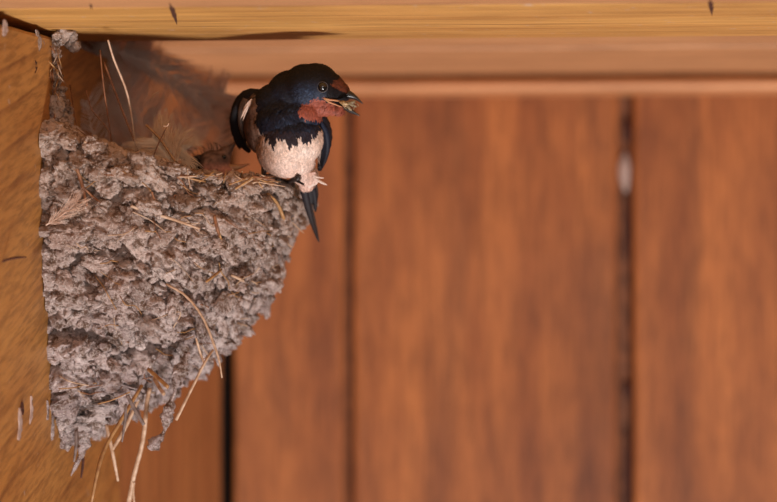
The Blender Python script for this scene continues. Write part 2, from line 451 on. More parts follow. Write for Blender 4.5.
for i in range(NA + 1):
    fr = i / NA
    top = outer(fr, 1.0)
    ctr = Vector((XL + rx(ZTOP) * 0.42, YC, top.z))
    for s in range(NS + 1):
        p = outer(fr, s / NS)
        nrm = Vector((p.x - ctr.x + 0.02, (p.y - YC), 0)); nrm = Vector((math.sin(math.pi * fr) + 0.15, -math.cos(math.pi * fr), -0.25)).normalized()
        q = p * 1.0
        d1 = noise.voronoi(Vector((q.x * 85, q.y * 85, q.z * 115)) + Vector((fbm(q * 150), fbm(q * 150 + Vector((5, 5, 5))), 0)) * 0.5)[0]
        lump = (0.5 - d1[0]) * 0.010 + 0.006 * fbm(q * 55) + 0.0055 * noise.noise(Vector((q.x * 38, q.y * 38, q.z * 95))) + 0.0016 * fbm(q * 320)
        if s == 0: lump = 0
        p = p + nrm * lump
        p.x = max(p.x, XL - 0.001)
        cv.append(p)
    for s in range(1, NI + 1):        # over the rim and down inside
        t = s / NI
        inward = min(1, t * 2.2)
        hor = Vector((ctr.x - top.x, ctr.y - top.y, 0)); L = max(hor.length, 1e-6); hor /= L
        wd = min(0.016, L) * min(1, t * 3.0) + max(0, L - 0.016) * max(0, (t - 0.33) / 0.67) ** 1.6
        zz = 0.0035 * math.sin(min(1, t * 3) * math.pi) - min(0.045, max(0, top.z - ZTOP) + 0.04) * max(0, (t - 0.25) / 0.75) ** 0.7
        p = top + hor * wd + Vector((0, 0, zz))
        p += Vector((0, 0, 1)) * (0.003 * fbm(p * 110) + 0.0012 * fbm(p * 400)) * (1 - t)
        p.x = max(p.x, XL - 0.001)
        cv.append(p)
W = NS + NI + 1
cf = [(i * W + j, (i + 1) * W + j, (i + 1) * W + j + 1, i * W + j + 1) for i in range(NA) for j in range(W - 1)]
nest = thing('bird_nest', Vector((XL, YC, ZB)), 'grey mud cup nest with straw stuck to the left wooden beam below the ceiling', 'nest')
mk('mud_cup', cv, cf, M['mud'], nest)
bvh = BVHTree.FromPolygons(cv, cf)
O0 = Vector((0, 0, 0))
def hit(px, py, off=0.0, default=1.0):
    d = ray(px, py).normalized()
    h = bvh.ray_cast(O0, d, 5)
    if h[0] is None: return P(px, py, default)
    return h[0] - d * off

# mud pellets: sixteen crumbly shapes, placed one by one
def pellet_mesh(k, sub=4):
    bm = bmesh.new(); bmesh.ops.create_icosphere(bm, subdivisions=sub, radius=1)
    sd = Vector((k * 3.7, k * 1.3, k * 7.1))
    for v in bm.verts:
        p = v.co.copy()
        d = 1 + 0.38 * noise.noise(p * 1.1 + sd) + 0.26 * noise.noise(p * 2.6 + sd) + 0.13 * noise.noise(p * 6 + sd)
        c1 = noise.voronoi(p * 1.6 + sd)[0]
        d += 0.34 * (c1[1] - c1[0]) - 0.14 + 0.09 * noise.noise(p * 13 + sd) + 0.05 * noise.noise(p * 27 + sd)
        v.co = p * d
    me = bpy.data.meshes.new('mud_pellet'); bm.to_mesh(me); bm.free()
    me.polygons.foreach_set('use_smooth', [True] * len(me.polygons)); me.materials.append(M['mud'])
    return me
pel = [pellet_mesh(k) for k in range(16)]
rnd = random.Random(11)
placed = []
def add_pellet(loc, n, size, flat=0.5):
    o = bpy.data.objects.new('mud_pellet', rnd.choice(pel)); sc.collection.objects.link(o); o.parent = nest
    q = n.to_track_quat('Z', 'Y') @ Quaternion((0, 0, 1), rnd.uniform(0, 6.28)) @ Quaternion((1, 0, 0), rnd.uniform(-0.5, 0.5))
    o.location = loc - nest.location
    o.rotation_mode = 'QUATERNION'; o.rotation_quaternion = q
    o.scale = (size * rnd.uniform(0.85, 1.35), size * rnd.uniform(0.7, 1.0), size * flat * rnd.uniform(0.8, 1.3))
tries = 0; NP = 0
# pellets that stand out of the upper left contact, seen against the beam and the feathers
for (px, py, Y, r) in ((52, 72, 1.02, .0028), (57, 70, 1.022, .0022), (56, 80, 1.02, .0032), (51, 84, 1.02, .0024), (62, 90, 1.02, .0024), (51, 98, 1.02, .0026), (62, 104, 1.02, .003), (50, 112, 1.02, .003), (68, 112, 1.025, .003), (66, 124, 1.02, .0042), (57, 128, 1.01, .0046), (48, 132, 1.01, .003), (72, 130, 1.02, .0034), (55, 42, 1.02, .0022), (55, 52, 1.02, .0034), (53, 62, 1.02, .0024), (54, 88, 1.02, .003), (58, 95, 1.02, .0032), (55, 108, 1.015, .0042), (60, 118, 1.02, .0036), (51, 124, 1.01, .0028),
                       (66, 31, 1.02, .004), (72, 36, 1.025, .003), (62, 38, 1.02, .003), (76, 46, 1.03, .0026), (70, 45, 1.03, .0024), (57, 36, 1.015, .002)):
    p = P(px, py, Y); add_pellet(p, Vector((0.5, -0.8, 0)), r, 0.75); NP += 1
for (px, py, r) in ((50, 148, .0052), (62, 158, .0056), (64, 170, .005), (52, 176, .0044), (48, 200, .005), (76, 178, .004), (110, 162, .006), (122, 172, .005), (100, 172, .0045), (135, 176, .0055), (152, 178, .006), (60, 205, .005)):
    p = hit(px, py); add_pellet(p, (O0 - p).normalized(), r, 0.7); NP += 1; placed.append(p)
while NP < 296 and tries < 60000:
    tries += 1
    fr = rnd.uniform(0.0, 0.62); s = rnd.uniform(0.02, 1.0)
    p = outer(fr, s)
    h = bvh.find_nearest(p)
    p = h[0]; size = rnd.choice((0.0034, 0.0040, 0.0046, 0.0054, 0.0062))
    if any((p - q).length < 0.0072 for q in placed): continue
    placed.append(p)
    n = Vector((math.sin(math.pi * fr) + 0.1, -math.cos(math.pi * fr), -0.15)).normalized()
    n2 = (n + Vector((rnd.uniform(-.3, .3), 0, rnd.uniform(0.2, 1.1)))).normalized()
    add_pellet(p + n * rnd.uniform(-0.0015, 0.003), n2, size, 0.5); NP += 1
# the smaller crumbs between them and round the far side, joined
small = []
for k in range(10):
    bm = bmesh.new(); bmesh.ops.create_icosphere(bm, subdivisions=2, radius=1)
    for v in bm.verts:
        v.co *= 1 + 0.5 * noise.noise(v.co * 1.6 + Vector((k * 5, 0, 0))) + 0.3 * noise.noise(v.co * 4 + Vector((k * 5, 3, 0)))
    bm.verts.index_update()
    small.append((np.array([v.co for v in bm.verts]), np.array([[v.index for v in f.verts] for f in bm.faces]))); bm.free()
vs, fs, n0 = [], [], 0
for i in range(2500):
    fr = rnd.uniform(0, 1) ** 1.25; s = rnd.uniform(0.0, 1.0)
    h = bvh.find_nearest(outer(fr, s)); p = h[0]
    n = Vector((math.sin(math.pi * fr) + 0.1, -math.cos(math.pi * fr), -0.1)).normalized()
    r = rnd.choice((0.0007, 0.0010, 0.0014, 0.0018, 0.0024))
    v, f = rnd.choice(small)
    m = np.array((n.to_track_quat('Z', 'Y') @ Quaternion((0, 0, 1), rnd.uniform(0, 6.28))).to_matrix())
    vv = (v * np.array([r * rnd.uniform(0.9, 1.8), r * rnd.uniform(0.6, 1.0), r * 0.6])) @ m.T + np.array(p + n * rnd.uniform(0, 0.0022))
    vs.append(vv); fs.append(f + n0); n0 += len(v)
o = mk('mud_crumbs', np.vstack(vs), np.vstack(fs).tolist(), M['mud'], nest); o['kind'] = 'stuff'

# stalactite of mud at the foot and the lumpy string beside it
def lumpy(pts, radii, n, sides=10, amp=0.5, fr=420):
    V, ff = tube(pts, radii, n, sides)
    c = spline(pts, n); W_ = []
    for i, v in enumerate(V):
        k = i // sides; ctr = c[k]
        W_.append(ctr + (v - ctr) * (1 + amp * noise.noise(v * fr) + 0.5 * amp * noise.noise(v * fr * 3)))
    return W_, ff
V, ff = lumpy([P(84, 415, 1.03), P(84, 436, 1.03), P(82, 452, 1.03), P(76, 465, 1.03), P(71, 476, 1.03)], [0.006, 0.0036, 0.0026, 0.0008, 0.0009, 0.0002], 40, 12, 0.7)
mk('mud_drip', V, ff, M['mud'], nest)
V, ff = lumpy([P(60, 395, 1.02), P(66, 410, 1.02), P(72, 424, 1.025)], [0.006, 0.006, 0.001], 20, 12, 0.7); mk('mud_drip', V, ff, M['mud'], nest)
V, ff = lumpy([P(100, 400, 1.03), P(98, 418, 1.03), P(93, 434, 1.03)], [0.008, 0.005, 0.001], 20, 12, 0.7); mk('mud_drip', V, ff, M['mud'], nest)
V, ff = lumpy([P(130, 385, 1.03), P(124, 404, 1.03), P(123, 420, 1.035)], [0.008, 0.003, 0.0008], 20, 12, 0.7); mk('mud_drip', V, ff, M['mud'], nest)
V, ff = lumpy([P(188, 352, 1.02), P(183, 366, 1.02), P(177, 380, 1.02), P(174, 394, 1.02), P(169, 408, 1.02), P(166, 424, 1.02), P(163, 434, 1.02), P(155, 443, 1.02), P(149, 449, 1.02)],
              [0.0012, 0.0016, 0.0032, 0.0030, 0.0007, 0.0006, 0.0026, 0.0028, 0.0008, 0.0007, 0.0024, 0.0030, 0.0012], 70, 10, 0.55, 600)
mk('mud_string', V, ff, M['mud'], nest)

# straws
def straw(pts, r, mat, r2=None, off=0.004, Y=None, n=12, name='straw', flat=0.7):
    w = []
    for q in pts:
        if len(q) == 3: w.append(P(*q))
        elif Y: w.append(P(q[0], q[1], Y))
        else: w.append(hit(q[0], q[1], off))
    V, ff = tube(w, [r * 0.9, r, r, (r2 if r2 is not None else r * 0.6)], n, 6, flat)
    mk(name, V, ff, M[mat], nest)
S = straw
S([(108, 40, 1.0), (114, 60, 1.005), (128, 97, 1.01), (136, 150, 1.02)], .00055, 'straw_pale')
S([(100, 50, 1.01), (104, 90, 1.01), (112, 142, 1.02)], .0004, 'straw_brown')
S([(104, 62, 1.02), (118, 100, 1.02), (139, 153, 1.02)], .0005, 'straw_brown')
S([(84, 142, 0.995), (104, 147, 1.0), (128, 154, 1.01), (158, 158, 1.02), (188, 160, 1.03)], .0007, 'straw_pale')
S([(128, 155, 1.01), (150, 158, 1.015), (178, 165, 1.02)], .0006, 'straw_gold')
S([(146, 125, 1.02), (160, 139, 1.02), (176, 163, 1.02)], .0006, 'straw_gold')
S([(150, 166, 1.01), (157, 147, 1.01), (167, 126, 1.01)], .0003, 'straw_brown')
S([(163, 126, 1.01), (167, 126, 1.01), (169, 123, 1.01)], .0003, 'straw_pale')
S([(150, 101, 1.03), (154, 95, 1.03), (162, 90, 1.03)], .0002, 'straw_pale')
S([(86, 90, 1.02), (92, 110, 1.02), (108, 130, 1.02), (112, 150, 1.02)], .0003, 'straw_brown')
S([(70, 85, 1.04), (74, 110, 1.03), (80, 150, 1.02)], .0004, 'straw_brown')
S([(76, 128, 1.01), (92, 140, 1.01), (112, 152, 1.01)], .0003, 'straw_brown')
S([(131, 206), (148, 212), (172, 219), (200, 229)], .0008, 'straw_pale', off=.006)
S([(133, 212), (150, 220), (166, 232)], .0003, 'straw_pale', off=.006)
S([(268, 194), (277, 203), (284, 222), (284, 248)], .0009, 'straw_gold', off=.005)
S([(166, 284), (186, 296), (203, 318), (214, 345), (219, 360), (222, 378)], .0006, 'straw_pale', off=.004, Y=1.0)
S([(76, 166), (82, 185), (87, 206)], .0009, 'straw_brown', off=.005)
S([(84, 188), (92, 196), (100, 202)], .0006, 'straw_brown', off=.005)
S([(213, 350, 1.015), (205, 362, 1.01), (192, 388, 1.01), (176, 420, 1.01)], .0007, 'straw_pale', r2=.0008)
S([(196, 338, 1.005), (200, 352, 1.01), (205, 366, 1.01)], .0006, 'straw_pale')
S([(150, 388, 1.03), (147, 402, 1.03), (143, 440, 1.035), (134, 475, 1.04), (128, 506, 1.045)], .0011, 'straw_pale', r2=.0012)
S([(134, 482, 1.04), (133, 492, 1.045), (135, 508, 1.05)], .0007, 'straw_pale')
S([(142, 385, 1.015), (126, 412, 1.01), (106, 446, 1.005), (98, 470, 1.0), (91, 505, 1.0)], .0009, 'straw_gold', r2=.0006)
S([(140, 396, 1.03), (124, 430, 1.03), (112, 450, 1.03)], .0009, 'straw_pale', r2=.0008)
S([(127, 395, 1.0), (134, 408, 1.0), (144, 425, 1.0)], .0010, 'straw_grey', r2=.0009)
S([(106, 424, 1.03), (112, 450, 1.03), (118, 481, 1.035)], .0009, 'straw_pale', r2=.0006)
S([(126, 404, 1.0), (125, 420, 1.0), (122, 442, 1.0)], .0007, 'straw_grey', r2=.0004)
S([(148, 369, 0.995), (158, 378, 0.99), (168, 387, 0.985)], .0010, 'straw_gold', r2=.001)
S([(154, 378, 0.995), (159, 387, 0.99), (164, 394, 0.985)], .0010, 'straw_pale', r2=.001)
S([(76, 430, 1.02), (76, 445, 1.02), (74, 462, 1.02)], .0008, 'straw_grey')
S([(83, 448, 1.035), (83, 462, 1.035), (81, 478, 1.035)], .0007, 'nail')
S([(130, 392, 1.0), (112, 400, 1.0), (98, 404, 1.0)], .0003, 'straw_gold')
S([(172, 330), (180, 312), (152, 320)], .0003, 'straw_pale', off=.005)
S([(206, 282), (215, 275), (222, 269)], .0006, 'straw_gold', off=.006)
S([(231, 275), (240, 279), (247, 283)], .0007, 'straw_pale', off=.006)
S([(214, 215), (217, 228), (219, 236)], .0008, 'straw_brown', off=.006)
S([(217, 226), (220, 236), (222, 240)], .0006, 'straw_gold', off=.006)
S([(152, 192), (157, 208), (160, 215)], .0005, 'straw_brown', off=.006)
S([(280, 234), (286, 241), (290, 246), (294, 247)], .0003, 'straw_pale', Y=1.05)
S([(292, 222), (299, 229), (304, 233)], .0003, 'straw_pale', Y=1.05)
S([(0, 262, 0.93), (14, 258, 0.935), (26, 257, 0.94)], .0005, 'nail')
rs = random.Random(5)
for i in range(26):
    py = rs.uniform(45, 130); px = rs.uniform(49, 60); a = rs.uniform(0.9, 2.3); L = rs.uniform(6, 14)
    S([(px - math.cos(a) * L, py + math.sin(a) * L, 1.02), (px + rs.uniform(-3, 3), py, 1.012), (px + math.cos(a) * L, py - math.sin(a) * L, 1.02)], rs.uniform(.00015, .0004), rs.choice(('straw_pale', 'straw_brown', 'straw_gold')), n=6, name='root_fibre')
# golden litter on the rim
for i in range(54):
    px = rs.uniform(138, 276); py = np.interp(px, [140, 180, 220, 292], [166, 176, 180, 182]) + rs.uniform(-5, 3)
    a = rs.uniform(-0.9, 0.9) if rs.random() < 0.75 else rs.uniform(1.0, 2.0); L = rs.uniform(7, 17)
    Y = rs.uniform(0.998, 1.03)
    S([(px - math.cos(a) * L, py + math.sin(a) * L * .6, Y), (px + rs.uniform(-.4, .4), py - rs.uniform(-.4, .6), Y), (px + math.cos(a) * L, py - math.sin(a) * L * .6, Y + rs.uniform(-.01, .01))],
      rs.uniform(.0002, .0005), rs.choice(('straw_gold', 'straw_brown', 'straw_gold', 'straw_pale')), n=6)
# root fibres and bits of grass caught in the mud
for i in range(120):
    fr = rs.uniform(0.03, 0.55); s = rs.uniform(0.1, 0.95)
    p = bvh.find_nearest(outer(fr, s))[0]; u, v = proj(p)
    a = rs.uniform(-1.2, 0.6); L = rs.uniform(5, 20)
    pts = []
    for k in (-1, -0.3, 0.3, 1):
        pts.append((u + math.cos(a) * L * k + rs.uniform(-2, 2), v - math.sin(a) * L * k + rs.uniform(-2.5, 2.5)))
    w = [hit(q[0], q[1], rs.uniform(.003, .006), p.y) for q in pts]
    if max((w[j] - w[j + 1]).length for j in range(3)) > 0.02: continue
    V, ff = tube(w, [rs.uniform(.00012, .0003)] * 2, 10, 5)
    mk('root_fibre', V, ff, M[rs.choice(('straw_pale', 'straw_brown', 'straw_grey', 'straw_gold'))], nest)
# fibres that bristle out of the lower right edge and foot
for i in range(34):
    k = rs.choice(range(5, 16)); py, px = sil[k]
    px += rs.uniform(-6, -1); py += rs.uniform(-6, 6); a = rs.uniform(-1.3, 0.5); L = rs.uniform(4, 12)
    S([(px - 5, py - 3, 1.06), (px, py, 1.055), (px + math.cos(a) * L, py - math.sin(a) * L, 1.05)], rs.uniform(.00015, .0004), rs.choice(('straw_pale', 'straw_grey')), n=5, name='root_fibre')

# downy feathers that line the nest
def down(rachis, nb, blen, mat, spread=0.9, seed=1, curl=0.5, r=0.00012, side=(1, 1), droop=0.0):
    q = random.Random(seed)
    m = MB(); c = spline([P(*k) for k in rachis], 60)
    V, ff = tube([P(*k) for k in rachis], [0.0004, 0.0003, 0.0001], 20, 5); m.add(V, ff)
    for i in range(nb):
        t = q.uniform(0.02, 1.0); k = min(59, int(t * 60)); p = c[k]
        T = (c[min(k + 1, 60)] - c[max(k - 1, 0)]).normalized()
        sd = q.choice((-1, 1))
        if q.random() > side[0 if sd < 0 else 1]: sd = -sd
        B = T.cross(Vector((0, -1, 0))).normalized() * sd
        L = blen * (math.sin(math.pi * (0.12 + 0.8 * t)) ** 0.6) * q.uniform(0.6, 1.1)
        dep = Vector((0, q.uniform(-1, 1), 0))
        d = (B * spread + T * q.uniform(0.5, 1.0) + dep * 0.45).normalized()
        e = (T * curl + B * q.uniform(-0.3, 0.3) + dep * 0.3 + Vector((0, 0, -droop)))
        pts = [p, p + d * L * 0.35, p + d * L * 0.7 + e * L * 0.12, p + d * L + e * L * 0.4]
        V, ff = tube(pts, [r, r, r * 0.4], 6, 3); m.add(V, ff[:-2])
    return m.mk('down_feather', M[mat], nest)
down([(176, 170, 1.022), (162, 150, 1.022), (152, 138, 1.022)], 330, 0.0165, 'down_tan', seed=1, curl=0.2, r=.00016, droop=0.25)
down([(146, 168, 1.03), (172, 148, 1.03), (186, 150, 1.03)], 260, 0.014, 'down_tan', seed=2, curl=0.1, droop=0.5, r=.00016)
down([(130, 160, 1.13), (112, 120, 1.14), (98, 80, 1.15), (92, 50, 1.15)], 620, 0.025, 'down_pale', seed=3, r=.00022)
down([(150, 165, 1.13), (140, 120, 1.13), (128, 80, 1.14), (122, 48, 1.14)], 560, 0.026, 'down_pale', seed=4, r=.0002)
down([(118, 52, 1.11), (150, 64, 1.11), (185, 84, 1.12), (210, 104, 1.12)], 380, 0.016, 'down_brown', seed=5, curl=0.8, spread=0.5, r=.00016)
down([(180, 160, 1.13), (188, 132, 1.14), (205, 108, 1.15), (226, 92, 1.15)], 420, 0.018, 'down_pale', seed=6, curl=0.6, r=.00018)
down([(100, 160, 1.08), (92, 130, 1.08), (86, 100, 1.08)], 140, 0.02, 'down_brown', seed=7, r=.00016)
down([(212, 165, 1.14), (218, 140, 1.15), (226, 120, 1.15)], 200, 0.012, 'down_pale', seed=8, r=.00016)
down([(46, 225, .992), (62, 215, .988), (80, 200, .99)], 120, 0.010, 'down_pale', seed=9, spread=.35, curl=.5, r=.00009)

# ------------------------------------------------------------------ the swallow
YB = 1.032
def B(px, py, dy=0.0):
    """dy in cm behind the bird's middle plane"""
    return P(px, py, YB + dy * 0.01)
K = YB / F                        # metres per pixel there

def blob_mesh(blobs, voxel, smooth_it, parent, name, mat, paint, tubes=()):
    bm = bmesh.new()
    for (px, py, dy, a, b, c, rot) in blobs:         # radii in px: across, in depth, upright; rot in the picture plane
        mtx = Matrix.Translation(B(px, py, dy)) @ Matrix.Rotation(PSI, 4, 'Z') @ Matrix.Rotation(R(rot), 4, 'Y') @ Matrix.Diagonal((a * K, b * K, c * K, 1))
        bmesh.ops.create_icosphere(bm, subdivisions=4, radius=1, matrix=mtx)
    for (V, ff) in tubes:
        vv = [bm.verts.new(v) for v in V]
        for f in ff: bm.faces.new([vv[i] for i in f])
    me = bpy.data.meshes.new('tmp'); bm.to_mesh(me); bm.free()
    o = bpy.data.objects.new('tmp', me); sc.collection.objects.link(o)
    m = o.modifiers.new('r', 'REMESH'); m.mode = 'VOXEL'; m.voxel_size = voxel
    m = o.modifiers.new('s', 'SMOOTH'); m.factor = 0.5; m.iterations = smooth_it
    dg = bpy.context.evaluated_depsgraph_get()
    ev = o.evaluated_get(dg); em = ev.to_mesh()
    n = len(em.vertices); co = np.empty(n * 3); em.vertices.foreach_get('co', co); co = co.reshape(-1, 3)
    nr = np.empty(n * 3); em.vertices.foreach_get('normal', nr); nr = nr.reshape(-1, 3)
    faces = [tuple(p.vertices) for p in em.polygons]
    ev.to_mesh_clear(); bpy.data.objects.remove(o); bpy.data.meshes.remove(me)
    cols = [paint(Vector(c), Vector(q)) for c, q in zip(co, nr)]
    return mk(name, co, faces, mat, parent, cols), co, nr, faces

def inside(poly, x, y):
    r = False; j = len(poly) - 1
    for i in range(len(poly)):
        xi, yi = poly[i]; xj, yj = poly[j]
        if (yi > y) != (yj > y) and x < (xj - xi) * (y - yi) / (yj - yi) + xi: r = not r
        j = i
    return r
L3 = lambda r, g, b: rgb(r, g, b)[:3]
C_BLACK, C_BLUE, C_BLUE2 = L3(20, 15, 17), L3(27, 36, 58), L3(58, 76, 104)
C_RED, C_RED2 = L3(156, 82, 64), L3(120, 62, 46)
C_PALE, C_PALE2, C_PINK = L3(240, 218, 206), L3(210, 174, 152), L3(212, 172, 156)
def mixc(a, b, t):
    t = max(0, min(1, t)); return tuple(a[i] * (1 - t) + b[i] * t for i in range(3))
RED = [(298, 109), (304, 103), (309, 104), (314, 99), (323, 99.5), (333, 103.5), (344, 107), (352, 113), (338, 115), (330, 115.5), (322, 118), (312, 116), (303, 114)]
FORE = [(334, 82), (341, 78), (346, 80), (352, 91), (347, 93.5), (341, 91), (331, 86)]
PALE = [(253, 90), (258, 108), (257, 122), (261, 131), (267, 136), (273, 144), (277, 136), (284, 139), (291, 144), (298, 136), (307, 138), (315, 133), (320, 124), (330, 118), (335, 150), (330, 220), (240, 220), (225, 160), (238, 96)]
def bird_paint(p, n):
    u, v = proj(p)
    j = 1.8
    un = u + j * noise.noise(p * 900) + 1.5 * noise.noise(p * 2200); vn = v + j * noise.noise(p * 900 + Vector((7, 0, 0))) + 2.5 * noise.noise(p * 2200 + Vector((3, 0, 0)))
    g = noise.noise(Vector((p.x * 1500, p.y * 900, p.z * 900)))
    back = n.y > 0.25 and v < 172
    if inside(PALE, un, vn) and not back:
        c = mixc(C_PALE, C_PALE2, 0.35 + 0.5 * noise.noise(p * 260) + 0.25 * g)
        c = mixc(c, C_PINK, max(0, (v - 150) / 40))
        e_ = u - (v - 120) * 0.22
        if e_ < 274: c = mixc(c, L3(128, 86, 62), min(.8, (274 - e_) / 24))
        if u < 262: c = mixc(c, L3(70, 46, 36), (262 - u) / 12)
        return c
    if not back:
        if inside(RED, un, vn): return mixc(C_RED, C_RED2, 0.3 + 0.8 * g)
        if inside(FORE, u, v): return mixc(L3(104, 52, 34), C_BLACK, 0.25 + 0.6 * g)
    blue = 0.03
    for (bx, by, br, s) in ((311, 98, 13, 1.3), (303, 92, 9, .8), (288, 118, 20, .65), (308, 125, 14, .9), (275, 100, 16, .4), (268, 118, 10, .5), (318, 118, 9, .8)):
        blue = max(blue, s * (1 - math.hypot(u - bx, v - by) / (br * 1.5)))
    if back: blue = 0.45
    c = mixc(C_BLACK, C_BLUE, blue * 1.1)
    c = mixc(c, C_BLUE2, blue * max(0, g * 1.3))
    if v > 128 and not back: c = mixc(c, L3(70, 56, 60), 0.35)
    return c

swallow = thing('swallow', B(284, 184, -0.8), 'barn swallow with blue-black back and rusty throat perched on the nest rim, insect in bill', 'bird')
body_blobs = [
    (316, 86.5, -0.45, 24, 22, 23.2, 10), (330, 87.5, -0.45, 16.5, 14, 15, 30), (340, 91.5, -0.45, 10.5, 9.5, 10, 30),
    (306, 89, -0.4, 25.5, 25, 25, 0), (292, 96, -0.1, 26, 26, 26, 0),
    (324, 91.5, -0.45, 20, 18, 17.5, 22), (337, 93, -0.45, 12.5, 11, 10, 30), (343.5, 95.0, -0.45, 7.5, 7, 6, 30), (322, 103, -0.5, 18, 14, 11.5, 8), (335, 107, -0.5, 10, 8, 6.5, 18),
    (276, 106, 0.1, 25, 28, 23, -38), (266, 112, 0.4, 18, 26, 24, -15), (303, 112, -0.3, 20, 24, 18, 0),
    (286, 122, -0.1, 32, 32, 27, 0), (291, 138, -0.2, 31, 32, 30, 0), (286, 150, -0.1, 28, 30, 26, 0), (293, 160, 0.1, 22, 26, 16, -10),
    (259, 125, 0.4, 14, 20, 26, 0), (256, 112, 0.6, 13, 18, 20, 0),
    (302, 172, 0.8, 15, 18, 11, 20), (306, 180, 1.2, 9, 10, 9, 10),
    (316, 128, 0.6, 8, 14, 16, 0),
]
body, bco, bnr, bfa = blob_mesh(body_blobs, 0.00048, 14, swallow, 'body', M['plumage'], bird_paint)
bbvh = BVHTree.FromPolygons([Vector(c) for c in bco], bfa)
# contour feathers laid over the body, each a small overlapping blade
m = MB(); q = random.Random(3)
ids = [i for i in range(len(bco)) if True]
for k in range(15000):
    i = q.choice(ids); p = Vector(bco[i]); n = Vector(bnr[i])
    if n.y > 0.5 and q.random() < 0.7: continue
    u, v = proj(p)
    if u > 341 and v < 108: continue
    if math.hypot(u - 322.5, v - 87) < 7.2 and n.y < 0: continue
    head = max(0, min(1, (112 - v) / 14))
    fx, fy = (u - 352), (v - 92) * 0.9
    l = math.hypot(fx, fy) + 1e-6
    gx, gy = (302 - u) * 0.25, 26.0
    l2 = math.hypot(gx, gy)
    fl = RT * (fx / l * head + gx / l2 * (1 - head)) - UP * (fy / l * head + gy / l2 * (1 - head)) + Vector((0, 0.35, 0))
    fl = fl - n * fl.dot(n)
    if fl.length < 1e-4: continue
    fl.normalize()
    sd = fl.cross(n)
    fl = (fl + sd * q.uniform(-0.22, 0.22)).normalized(); sd = fl.cross(n)
    L = (0.0011 if head > 0.5 else 0.0026) * q.uniform(0.7, 1.3)
    if v > 135: L *= 1.25
    w = L * (0.24 if v < 130 else 0.17)
    lift = q.uniform(0.03, 0.2) * (0.7 if head > .5 else 1)
    c = bird_paint(p, n); jt = q.uniform(0.78, 1.22); c = tuple(min(1, x * jt) for x in c)
    b0 = p - n * 0.0002
    t1 = b0 + fl * L * 0.55 + n * (L * lift * 0.8 + 0.00025)
    tip = b0 + fl * L + n * (L * lift + 0.0001)
    V = [b0 - sd * w * 0.4, b0 + sd * w * 0.4, t1 + sd * w, t1 - sd * w, tip, t1 + n * w * 0.35]
    m.add(V, [(0, 1, 5), (1, 2, 5), (0, 5, 3), (2, 4, 5), (5, 4, 3)], c)
o = m.mk('contour_feathers', M['plumage'], swallow); o['kind'] = 'stuff'

def blade(pts, w, col_a, col_b, n=14, normal=Vector((0, -1, 0)), prof=None, th=0.00018, edge=None):
    """one long feather: camber, a raised shaft, thickness"""
    c = spline(pts, n); V = []; C = []; ff = []
    for i, p in enumerate(c):
        t = i / n
        T = (c[min(i + 1, n)] - c[max(i - 1, 0)]).normalized()
        S_ = T.cross(normal).normalized(); N_ = S_.cross(T).normalized()
        if N_.dot(normal) < 0: N_ = -N_
        ww = w * (prof(t) if prof else max(0.04, math.sin(math.pi * min(1, 0.12 + 0.88 * t)) ** 0.45))
        ww *= 1 + 0.06 * math.sin(t * 60)
        cc = mixc(col_a, col_b, t)
        for k, (a, h) in enumerate(((-1, -0.25), (-0.5, -0.05), (0, 0.12), (0.5, -0.05), (1, -0.25))):
            V.append(p + S_ * ww * a + N_ * ww * h); C.append(edge if (edge and k == 4) else cc)
        for k, (a, h) in enumerate(((1, -0.25), (0, -0.1), (-1, -0.25))):
            V.append(p + S_ * ww * a * 0.98 + N_ * (ww * h - th)); C.append(cc)
    for i in range(n):
        for k in range(8):
            l = (k + 1) % 8
            ff.append((i * 8 + k, i * 8 + l, (i + 1) * 8 + l, (i + 1) * 8 + k))
    ff.append(tuple(range(8))[::-1]); ff.append(tuple(range(n * 8, n * 8 + 8)))
    return V, ff, C
def feather(pts, w, a, b, parent, name='feather', **kw):
    V, ff, C = blade(pts, w, a, b, **kw)
    return mk(name, V, ff, M['feather'], parent, C)

DK, DK2, BR = L3(22, 17, 20), L3(34, 30, 38), L3(84, 64, 54)
# folded wing on the picture's left: dark outer edge, pale inner coverts
wing = feather([B(262, 93, 0.0), B(246, 95, 0.2), B(236, 106, 0.5), B(233, 124, 1.0), B(239, 142, 1.6), B(249, 153, 2.0)], 0.0030, DK, DK, swallow, 'wing', n=22, th=0.0012,
               normal=Vector((-0.6, -0.8, 0)), prof=lambda t: max(0.12, math.sin(math.pi * (0.12 + 0.84 * t)) ** 0.6))
for i in range(9):
    t = i / 8
    feather([B(243 - 6 * t, 96 + 8 * t, 0.3 + .15 * t), B(234 - 1.5 * t + 3 * (1 - t), 112 + 6 * t, .6), B(234.5 + 5 * (1 - t), 130 + 4 * t, 1.1), B(240 + 9 * (1 - t) * .8, 142 + 8 * t, 1.6 + .3 * t)],
            0.0013, DK2 if i % 2 else DK, DK, wing, normal=Vector((-0.5 + .6 * t, -0.85, 0)))
for i in range(9):              # brown and pale covert feathers inside the wing
    t = i / 8
    feather([B(244 + 6 * t, 98 + 3 * t, 0.15), B(240 + 8 * t, 110, .2), B(240 + 9 * t, 126 - 2 * t, .5), B(244 + 8 * t, 140 - 6 * t, .9)], 0.0011, mixc(C_PALE2, BR, q.uniform(0.7, 1)), mixc(BR, DK, q.uniform(.3, .9)), wing,
            normal=Vector((-0.3, -0.9, 0.1)))
for i in range(6):              # white wispy shoulder down
    a = q.uniform(-1, 1)
    V, ff, C = blade([B(252 + a, 99 + i * .7, -0.3), B(247 + a * 2, 105 + i, -0.25), B(243 + a * 3, 113 + i * 1.6, -.05)], 0.00035, C_PALE, C_PALE2, n=6)
    mk('feather', V, ff, M['feather'], wing, C)
